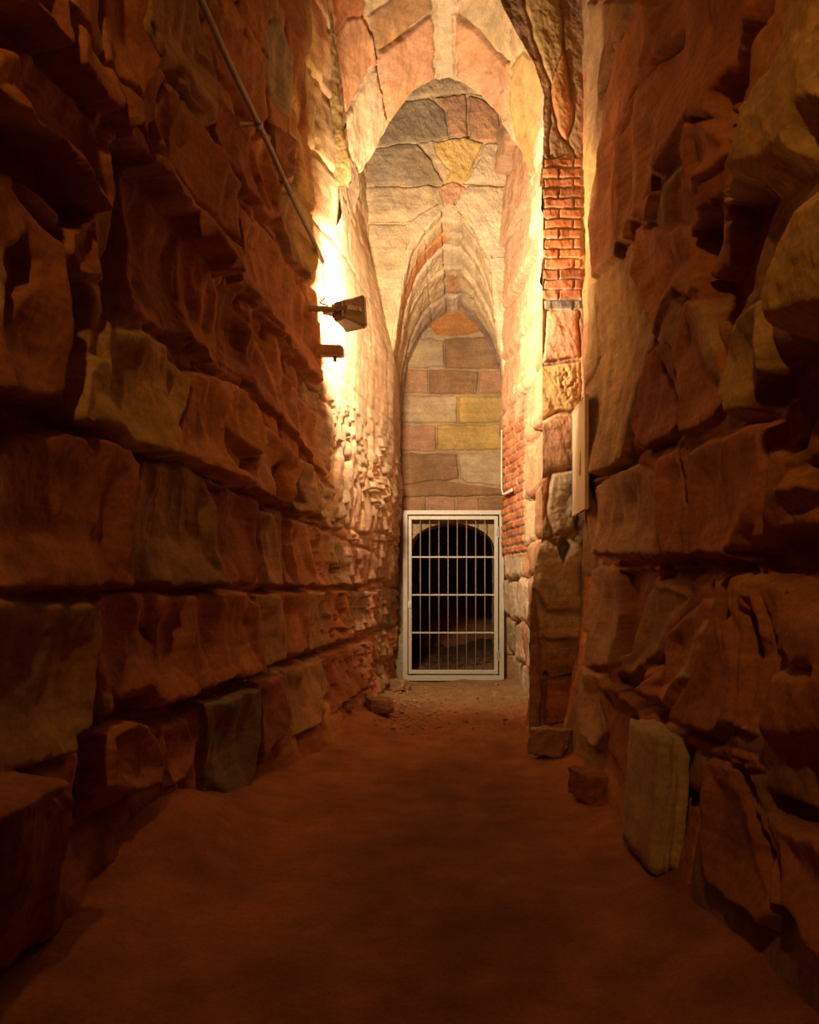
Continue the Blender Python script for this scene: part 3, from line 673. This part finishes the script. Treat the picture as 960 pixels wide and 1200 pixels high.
def build_floor():
    S = ysamples(-2.0, 1.9, 15.6, 40, 640); T = np.linspace(-2.0, 1.6, 460)
    def base(y, x):
        return np.stack([x, y, np.zeros_like(x)], -1)
    sh = Sheet(S, T, base, (0, 0, 1), (.40,.165,.075))
    Y, X = sh.S, sh.T
    bank = np.exp(-((Y-3.75)/.5)**2)*sstep(-.78, -1.2, X)*.28
    left = sstep(-.72, -1.15, X)*.07*sstep(5.6, 4.6, Y)
    heap = np.exp(-((Y-7.4)/1.3)**2)*sstep(-.38, -.75, X)*.12
    rbank = sstep(.52, .80, X)*.07
    sh.H = .6*bank+left+heap+rbank+.012*fbm(X*2, Y*1.4, 4, 901)+.005*fbm(X*9, Y*7, 4, 902)+.002*fbm(X*35, Y*30, 3, 903)
    rough = np.exp(-((Y-8.2)/1.6)**2)
    sh.H += rough*(.022*np.abs(fbm(X*9, Y*7, 3, 904))+.012*fbm(X*20, Y*16, 3, 905))
    # a worn shallow step in front of the gate
    sh.H += .05*sstep(9.25, 9.35, Y+.08*fbm(X*4, Y, 2, 9))*sstep(-.2, .1, X)*.5
    tun = sstep(10.6, 11.2, Y)
    sh.H += tun*(.05+.10*sstep(-.1, .5, X)+.04*fbm(X*6, Y*6, 3, 906))
    # darker strip down the middle
    mid_strip = np.exp(-((X+.02)/.42)**2)*sstep(7.5, 5, Y)
    sh.C = sh.C*(1-.42*mid_strip*(.75+.5*fbm(X*3, Y*1.2, 3, 907)))[..., None]
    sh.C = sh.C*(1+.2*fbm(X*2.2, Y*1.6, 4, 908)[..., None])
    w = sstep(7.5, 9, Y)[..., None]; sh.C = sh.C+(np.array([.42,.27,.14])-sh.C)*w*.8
    w = sstep(10.4, 10.6, Y)[..., None]; sh.C = sh.C+(np.array([.24,.12,.06])-sh.C)*w  # floor behind the gate darkened in its colour, standing for the gloom
    return sh

def build_shell():
    # the dark head of the passage above the photograph, and the far end behind the viewer
    xs = np.linspace(-1.4, 1.3, 60); ys = np.linspace(-2.1, 9.2, 240)
    c = Sheet(ys, xs, lambda y, x: np.stack([x, y, 6.35+.25*np.cos(x*1.2)], -1), (0, 0, -1), BRN)
    relief(c, 951, .03, .012, .004); c.build('ceiling', M_STONE)
    zs = np.linspace(-.2, 6.6, 120)
    f = Sheet(xs, zs, lambda x, z: np.stack([x, np.full_like(x, -2.0), z], -1), (0, 1, 0), BRN)
    relief(f, 961, .03, .012, .004); f.build('wall_front', M_STONE)

build_left(); build_right(); build_vault(); build_front_arch(); build_jamb(); build_cross_wall(); build_inner_vault(); build_end_wall(); build_tunnel()
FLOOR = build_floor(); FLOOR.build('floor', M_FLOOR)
build_shell()
def floor_z(x, y):
    k = np.argmin((FLOOR.S-y)**2+(FLOOR.T-x)**2); return float(FLOOR.H.ravel()[k])

# ================================================================== THINGS
M_GALV = plain('galvanised_steel', (.57,.54,.49), .5, .25, .12, 25, .15)
M_BAR = plain('grey_steel_bar', (.42,.37,.31), .5, .3, .1)
M_LOCK = plain('bright_lock_steel', (.85,.83,.78), .35, .2, .05)
M_GREYMETAL = plain('grey_painted_metal', (.55,.50,.42), .5, .2, .1)
M_TUBE = plain('grey_conduit_plastic', (.30,.25,.20), .5, 0, .15, 40)
M_CLIP = plain('pale_clip_plastic', (.50,.42,.33), .5, 0, .1)
M_BOARD = plain('pale_board', (.74,.62,.46), .7, 0, .15, 12)
M_TAG = plain('white_plastic', (.80,.77,.70), .5, 0, .05)
M_BOX = plain('ochre_plastered_box', (.64,.47,.24), .8, 0, .3, 30, .5)

def link(name, bm, mat, parent=None, smoothf=False):
    me = bpy.data.meshes.new(name); bmesh.ops.recalc_face_normals(bm, faces=bm.faces); bm.to_mesh(me); bm.free()
    if smoothf:
        for p in me.polygons: p.use_smooth = True
    me.materials.append(mat); o = bpy.data.objects.new(name, me); COL.objects.link(o)
    if parent: o.parent = parent
    return o
def add_box(bm, lo, hi, bev=.0):
    lo = Vector(lo); hi = Vector(hi)
    r = bmesh.ops.create_cube(bm, size=1.0, matrix=Matrix.Translation((lo+hi)/2) @ Matrix.Diagonal((*(hi-lo), 1)))
    if bev:
        es = list({e for v in r['verts'] for e in v.link_edges})
        bmesh.ops.bevel(bm, geom=es, offset=bev, segments=2, affect='EDGES', profile=.5)
def add_rod(bm, a, b, r, seg=10):
    a = Vector(a); b = Vector(b); d = b-a
    m = Matrix.Translation((a+b)/2) @ d.to_track_quat('Z', 'Y').to_matrix().to_4x4()
    bmesh.ops.create_cone(bm, cap_ends=True, segments=seg, radius1=r, radius2=r, depth=d.length, matrix=m)
def add_tube(bm, pts, r, seg=10):
    pts = [Vector(p) for p in pts]; rings = []
    for i, p in enumerate(pts):
        d = (pts[min(i+1, len(pts)-1)]-pts[max(i-1, 0)]).normalized()
        q = d.to_track_quat('Z', 'Y').to_matrix()
        rings.append([bm.verts.new(p+q @ Vector((r*math.cos(k*2*math.pi/seg), r*math.sin(k*2*math.pi/seg), 0))) for k in range(seg)])
    for A, B in zip(rings[:-1], rings[1:]):
        for k in range(seg): bm.faces.new((A[k], A[(k+1) % seg], B[(k+1) % seg], B[k]))
    bm.faces.new(rings[0][::-1]); bm.faces.new(rings[-1])
def thing(name, label, cat, loc=(0, 0, 0), group=None):
    o = bpy.data.objects.new(name, None); COL.objects.link(o); o.location = loc; o['label'] = label; o['category'] = cat
    o.empty_display_size = .1
    if group: o['group'] = group
    return o
def tag(o, label, cat, group=None, kind=None):
    o['label'] = label; o['category'] = cat
    if group: o['group'] = group
    if kind: o['kind'] = kind
    return o

# ---------------------------------------------------------------- the gate
YG = 10.36
def gate():
    s = YG/F
    X = lambda u: (u-U0)*s
    Z = lambda v: EYE+(V0-v)*s
    base = Vector((X(531.5), YG, Z(797.5)))
    g = thing('metal_gate', 'barred grey metal gate closing the dark arched opening at the end of the passage', 'gate', base)
    def B(u0, v0, u1, v1, y0, y1, bev=.003, bm=None):
        add_box(bm, Vector((X(u0), y0, Z(v1)))-base, Vector((X(u1), y1, Z(v0)))-base, bev)
    bm = bmesh.new()
    B(472.3,598,477.8,797.5,YG-.02,YG+.05,bm=bm); B(585.2,598,590.7,797.5,YG-.02,YG+.05,bm=bm)
    B(472.3,598,590.7,603.2,YG-.021,YG+.05,bm=bm); B(472.3,791.4,590.7,797.6,YG-.021,YG+.05,bm=bm)
    link('gate_frame', bm, M_GALV, g)
    bm = bmesh.new()
    B(478.7,604.6,482.6,789.5,YG-.015,YG+.035,bm=bm); B(579.2,604.6,583.8,789.5,YG-.015,YG+.035,bm=bm)
    B(478.7,604.6,583.8,609,YG-.016,YG+.035,bm=bm); B(478.7,785,583.8,789.6,YG-.016,YG+.035,bm=bm)
    leaf = link('gate_leaf', bm, M_GALV, g)
    for u in (492.6,503.5,514.4,525.2,536,546.8,557.6,568.4):
        bm = bmesh.new(); add_rod(bm, Vector((X(u), YG+.01, Z(786)))-base, Vector((X(u), YG+.01, Z(608)))-base, .0058, 10)
        link('bar', bm, M_BAR, leaf, True)
    for v in (652.8,697.1,741.4):
        bm = bmesh.new(); B(482,v-.9,580,v+.9,YG-.004,YG+.004,.001,bm=bm); link('crossbar', bm, M_GALV, leaf)
    bm = bmesh.new(); B(478.2,704.6,482.4,712,YG-.03,YG-.012,.002,bm=bm)
    add_rod(bm, Vector((X(480.4), YG-.05, Z(708)))-base, Vector((X(480.4), YG-.02, Z(708)))-base, .008, 12)
    l = link('lock_plate', bm, M_LOCK, leaf); l['label'] = 'bright lock plate'
    for v in (624, 768):
        bm = bmesh.new(); add_rod(bm, Vector((X(584.5), YG-.022, Z(v+6)))-base, Vector((X(584.5), YG-.022, Z(v-6)))-base, .009, 12)
        B(582,v-4,587,v+4,YG-.024,YG-.016,.001,bm=bm)
        link('hinge', bm, M_BAR, g)
    # holdfasts into the masonry, and a foot that stands on the floor
    return g
gate()

# ---------------------------------------------------------------- the floodlight
LP = at(407, 366, 6.14); LD = Vector((.60, .78, .08)).normalized(); BD = Vector((.29, .92, .27)).normalized()
def floodlight():
    t = thing('floodlight', 'lit floodlight in a grey housing bracketed to the left wall at the arch', 'floodlight', LP)
    q = LD.to_track_quat('Z', 'Y'); t.rotation_mode = 'QUATERNION'; t.rotation_quaternion = q
    # local: +Z forward, Y up
    bm = bmesh.new()
    secs = [(-.075,.045,.050),(-.07,.055,.06),(-.02,.066,.072),(.05,.092,.098),(.062,.100,.106),(.078,.100,.106),(.078,.090,.096),(.066,.088,.094)]
    rings = []
    for z, w, h in secs:
        r = []
        for sx, sy in ((-1,-1),(1,-1),(1,1),(-1,1)):
            c = .18
            for k in range(3):
                pass
            if sx*sy > 0: pp = [(sx*w, sy*h*(1-c)), (sx*w*(1-c), sy*h)]
            else: pp = [(sx*w*(1-c), sy*h), (sx*w, sy*h*(1-c))]
            r += [bm.verts.new((x, y, z)) for x, y in pp]
        rings.append(r)
    n = len(rings[0])
    for A, B in zip(rings[:-1], rings[1:]):
        for k in range(n): bm.faces.new((A[k], A[(k+1) % n], B[(k+1) % n], B[k]))
    bm.faces.new(rings[0][::-1])
    for i in range(5):   # cooling fins on the back
        add_box(bm, (-.045+i*.0215-.002, -.045, -.098), (-.045+i*.0215+.002, .045, -.066))
    link('housing', bm, M_GREYMETAL, t)
    g = bpy.data.materials.new('glowing_lamp_glass'); g.use_nodes = True
    N = g.node_tree.nodes; e = N.new('ShaderNodeEmission'); e.inputs['Color'].default_value = (1, .78, .45, 1); e.inputs['Strength'].default_value = 30
    g.node_tree.links.new(e.outputs[0], N['Material Output'].inputs['Surface'])
    bm = bmesh.new(); add_box(bm, (-.088, -.094, .064), (.088, .094, .069)); gl = link('glass', bm, g, t); gl['label'] = 'glowing lamp glass'
    bm = bmesh.new()
    # stirrup bracket: two arms and a foot
    add_box(bm, (-.112, -.012, -.05), (-.106, .012, .02)); add_box(bm, (.106, -.012, -.05), (.112, .012, .02))
    add_box(bm, (-.112, -.012, -.115), (.112, .012, -.109)); add_box(bm, (-.112, -.012, -.112), (-.106, .012, -.04)); add_box(bm, (.106, -.012, -.112), (.112, .012, -.04))
    add_rod(bm, (-.118, 0, 0), (-.098, 0, 0), .012); add_rod(bm, (.098, 0, 0), (.118, 0, 0), .012)
    inv = q.inverted()
    a = inv @ Vector((-.20, -.05, .0))
    add_rod(bm, (0, 0, -.112), inv @ Vector((-.30, -.10, .0)), .02, 12)
    link('bracket', bm, M_GREYMETAL, t)
    return t
floodlight()

# ---------------------------------------------------------------- conduit with its clips
def conduit():
    ends = [(at(235,0,3.74)), (at(378,306,6.28))]
    d = (ends[1]-ends[0])/(ends[1].y-ends[0].y)
    p0 = ends[0]+d*(.4-ends[0].y)
    t = thing('cable_conduit', 'thin grey conduit pipe running along the upper left wall towards the floodlight', 'pipe', p0)
    bm = bmesh.new(); pts = [ends[0]+d*(y-ends[0].y)-p0 for y in np.linspace(.4, 6.28, 30)]
    for i, p in enumerate(pts): p.z += -.006*math.sin(i*1.1)
    add_tube(bm, pts, .0145, 12); link('pipe', bm, M_TUBE, t, True)
    for uv in ((231,1),(303,146),(341,236)):
        k = min(np.linspace(2.5, 6.2, 400), key=lambda y: abs(((ends[0]+d*(y-ends[0].y)).x)/y*F+U0-uv[0]))
        c = ends[0]+d*(k-ends[0].y)-p0
        bm = bmesh.new(); add_rod(bm, c-d.normalized()*.012, c+d.normalized()*.012, .019, 14)
        add_box(bm, c+Vector((-.16, -.012, -.006)), c+Vector((-.01, .012, .006)))
        link('pipe_clip', bm, M_CLIP, t)
conduit()
def lead():
    a = at(378, 306, 6.28); b = LP+Vector((-.12, -.05, .03))
    pts = [a, a+Vector((.0, .05, -.03)), a+Vector((-.0, .06, -.12)), a+Vector((.01, .06, -.22)), b+Vector((-.05, 0, .02)), b]
    # gentle curve through the points
    out = []
    for i in range(len(pts)-1):
        p0, p1, p2, p3 = pts[max(i-1, 0)], pts[i], pts[i+1], pts[min(i+2, len(pts)-1)]
        for k in range(6):
            s = k/6; out.append(.5*((2*p1)+(p2-p0)*s+(2*p0-5*p1+4*p2-p3)*s*s+(3*p1-p0-3*p2+p3)*s**3))
    out.append(pts[-1]); org = out[0].copy()
    bm = bmesh.new(); add_tube(bm, [p-org for p in out], .006, 8)
    o = link('cable', bm, M_TUBE, None, True); o.location = org
    tag(o, 'thin lead hanging from the conduit end down to the floodlight', 'cable')
lead()
def box_under():
    c = at(393, 412, 6.30); t = thing('junction_box', 'small ochre box jutting from the left wall just below the floodlight', 'junction box', c)
    bm = bmesh.new(); add_box(bm, (-.20, -.05, -.036), (.050, .05, .036), .016)
    for v in bm.verts: v.co.z += .10*(v.co.x)*(-.35)+.004*math.sin(v.co.x*60+v.co.y*30)
    link('box_body', bm, M_BOX, t, False)
    bm = bmesh.new(); add_box(bm, (.046, -.043, -.034), (.058, .043, .026), .006); link('lid', bm, M_BOX, t)
    bm = bmesh.new(); add_rod(bm, (.0, -.01, -.07), (.0, -.01, -.03), .012, 12); link('cable_gland', bm, M_TUBE, t)
box_under()

# ---------------------------------------------------------------- the board on the right wall
def board():
    x = .822; ya, yb = 5.99, 6.62
    z0 = EYE+(V0-595)*ya/F; z1 = EYE+(V0-463)*ya/F
    c = Vector((x, (ya+yb)/2, z0)); hy = (yb-ya)/2; hz = z1-z0
    t = thing('sign_board', 'blank-looking pale upright board hung on the right wall beside the brick-patched pier', 'board', c)
    bm = bmesh.new(); add_box(bm, (0, -hy, 0), (.018, hy, hz), .002); link('panel', bm, M_BOARD, t)
    bm = bmesh.new()
    add_box(bm, (-.004, -hy-.006, -.008), (.022, hy+.006, .006), .002); add_box(bm, (-.004, -hy-.006, hz-.006), (.022, hy+.006, hz+.008), .002)
    add_box(bm, (-.0042, -hy-.008, -.008), (.0222, -hy+.006, hz+.008), .002); add_box(bm, (-.0042, hy-.006, -.008), (.0222, hy+.008, hz+.008), .002)
    link('edge_frame', bm, M_BOARD, t)
    for zz in (.12, hz-.12):
        bm = bmesh.new(); add_box(bm, (.018, -.03, zz-.02), (.075, .03, zz+.02), .003); link('wall_bracket', bm, M_BOX, t)
board()
def tag_plate():
    z = EYE+(V0-577)*8.6/F
    c = Vector((.475, 8.55, z)); t = thing('cable_tag', 'small white plate with a thin white cord on the brickwork right above the gate', 'plate', c)
    bm = bmesh.new(); add_box(bm, (-.006, -.16, -.014), (.006, .16, .014), .003)
    for v in bm.verts: v.co.x -= .13*v.co.y
    link('plate', bm, M_TAG, t)
    bm = bmesh.new(); add_tube(bm, [(-.047, .36, .62), (-.046, .36, .3), (-.045, .35, .06), (-.035, .28, .0), (-.02, .14, 0)], .007, 8); link('cord', bm, M_TAG, t, True)
    bm = bmesh.new(); add_rod(bm, (0, 0, 0), (.10, 0, 0), .008, 8); link('pin', bm, M_TAG, t)
tag_plate()

# ---------------------------------------------------------------- loose stones
def rock_mesh(name, size, seed, mat, col, boxy=.5, nz=1.0):
    bm = bmesh.new(); bmesh.ops.create_cube(bm, size=2); bmesh.ops.subdivide_edges(bm, edges=bm.edges[:], cuts=18, use_grid_fill=True)
    V = np.array([v.co[:] for v in bm.verts]); V = np.tan(V*.78)/np.tan(.78); V /= np.linalg.norm(V, axis=1, keepdims=True)
    m = np.max(np.abs(V), 1, keepdims=True); V = V*(1-boxy)+V/m*boxy
    n = fbm(V[:, 0]*1.3+seed, V[:, 1]*1.3+V[:, 2]*.8, 4, seed)*.13+fbm(V[:, 0]*4, V[:, 2]*4+V[:, 1]*3, 3, seed+3)*.045
    V = V*(1+n*nz)[:, None]*np.array(size)
    for v, c in zip(bm.verts, V): v.co = c
    me = bpy.data.meshes.new(name); bm.to_mesh(me); bm.free()
    for p in me.polygons: p.use_smooth = True
    a = me.color_attributes.new('Col', 'FLOAT_COLOR', 'POINT')
    a.data.foreach_set('color', np.tile(np.array([*col, 1.0], np.float32), len(V)))
    me.materials.append(mat); return me
def rock(name, label, cat, loc, size, rot, seed, col, boxy=.5, group=None, nz=1.0):
    me = rock_mesh(name, size, seed, M_STONE, col, boxy, nz)
    o = bpy.data.objects.new(name, me); COL.objects.link(o); o.rotation_euler = rot
    R = o.rotation_euler.to_matrix(); zmin = min((R @ v.co).z for v in me.vertices)
    o.location = (loc[0], loc[1], floor_z(loc[0], loc[1])-zmin-.008)
    tag(o, label, cat, group); return o
# the pale upright slab at the foot of the right wall
p = at(788, 1008, 1166/(1008-686))
rock('stone_slab', 'pale upright stone slab leaning against the foot of the right wall', 'stone', (.735, 3.48, 0), (.06, .23, .24), (.0, .07, .03), 21, BUF, .93, None, .4)
rock('loose_stone', 'squarish dark red stone on the floor just beyond the pale upright slab', 'stone', (.66, 4.55, 0), (.09, .11, .07), (.1, 0, .4), 31, DRED, .6, None)
rock('loose_stone', 'brown lump of stone lying on the floor before the foot of the pier', 'stone', (.58, 5.75, 0), (.10, .13, .09), (0, .1, 1.0), 41, BRN, .6, None)
rock('loose_stone', 'low flat stone at the foot of the left wall before the gate', 'stone', (-.60, 7.3, 0), (.10, .16, .06), (0, 0, .3), 51, BRN, 0.62, None)
rock('loose_stone', 'small broken stone at the left wall foot nearest the gate', 'stone', (-.56, 9.3, 0), (.08, .10, .06), (0, .1, .9), 61, BRN, 0.62, None)

# loose chippings before the gate: past counting
def rubble():
    bm = bmesh.new(); rnd = random.Random(5); Vs = []
    for i in range(420):
        y = 6.6+3.2*rnd.random(); x = -.62+abs(rnd.gauss(0, .26)) if rnd.random() < .75 else rnd.uniform(-.5, .45)
        if x > .45: continue
        r = rnd.uniform(.006, .022)
        M = Matrix.Translation((x, y, floor_z(x, y)+r*.25)) @ Matrix.Rotation(rnd.random()*6.28, 4, 'Z') @ Matrix.Diagonal((r*rnd.uniform(.8, 1.6), r*rnd.uniform(.7, 1.2), r*rnd.uniform(.4, .8), 1))
        q = bmesh.ops.create_icosphere(bm, subdivisions=1, radius=1, matrix=M)
        for v in q['verts']: v.co += Vector((rnd.uniform(-1, 1), rnd.uniform(-1, 1), rnd.uniform(-1, 1)))*r*.22
    me = bpy.data.meshes.new('rubble'); bm.to_mesh(me); bm.free()
    a = me.color_attributes.new('Col', 'FLOAT_COLOR', 'POINT'); a.data.foreach_set('color', np.tile(np.array([.42,.27,.15,1], np.float32), len(me.vertices)))
    me.materials.append(M_STONE); o = bpy.data.objects.new('rubble', me); COL.objects.link(o)
    tag(o, 'scatter of small stone chippings on the earth floor before the gate', 'rubble', kind='stuff')
rubble()

# ================================================================== LIGHT
def area(name, loc, d, size, power, col):
    l = bpy.data.lights.new(name, 'AREA'); l.shape = 'RECTANGLE'; l.size = size[0]; l.size_y = size[1]; l.energy = power; l.color = col
    o = bpy.data.objects.new(name, l); COL.objects.link(o); o.location = loc; o.rotation_euler = Vector(d).to_track_quat('-Z', 'Y').to_euler(); return o
fb = area('floodlight_beam', LP+LD*.085+BD*.035, BD, (.17, .18), 150, (1, .735, .43)); fb.data.spread = math.radians(162)
# the passage's other lamp, high up behind the viewer
l = bpy.data.lights.new('rear_lamp', 'SPOT'); l.energy = 210; l.color = (1, .43, .09); l.spot_size = math.radians(100); l.spot_blend = 1.0; l.shadow_soft_size = .08
o = bpy.data.objects.new('rear_lamp', l); COL.objects.link(o); o.location = (-.40, -1.2, 4.6)
o.rotation_euler = (Vector((0, 5.5, 2.4))-o.location).to_track_quat('-Z', 'Y').to_euler()
w = bpy.data.worlds.new('night'); SC.world = w; w.use_nodes = True
w.node_tree.nodes['Background'].inputs['Color'].default_value = (.01, .004, .001, 1); w.node_tree.nodes['Background'].inputs['Strength'].default_value = .2

# ================================================================== CAMERA
cam = bpy.data.cameras.new('camera'); co = bpy.data.objects.new('camera', cam); COL.objects.link(co)
cam.sensor_fit = 'AUTO'; cam.sensor_width = 36; cam.lens = 36*F/1200
cam.shift_x = (480-U0)/1200; cam.shift_y = (V0-600)/1200; cam.clip_start = .05
co.location = (0, 0, EYE); co.rotation_euler = (math.pi/2, 0, 0); SC.camera = co
SC.view_settings.view_transform = 'Standard'; SC.view_settings.look = 'None'; SC.view_settings.gamma = 1; SC.view_settings.use_curve_mapping = False
SC.view_settings.exposure = 0
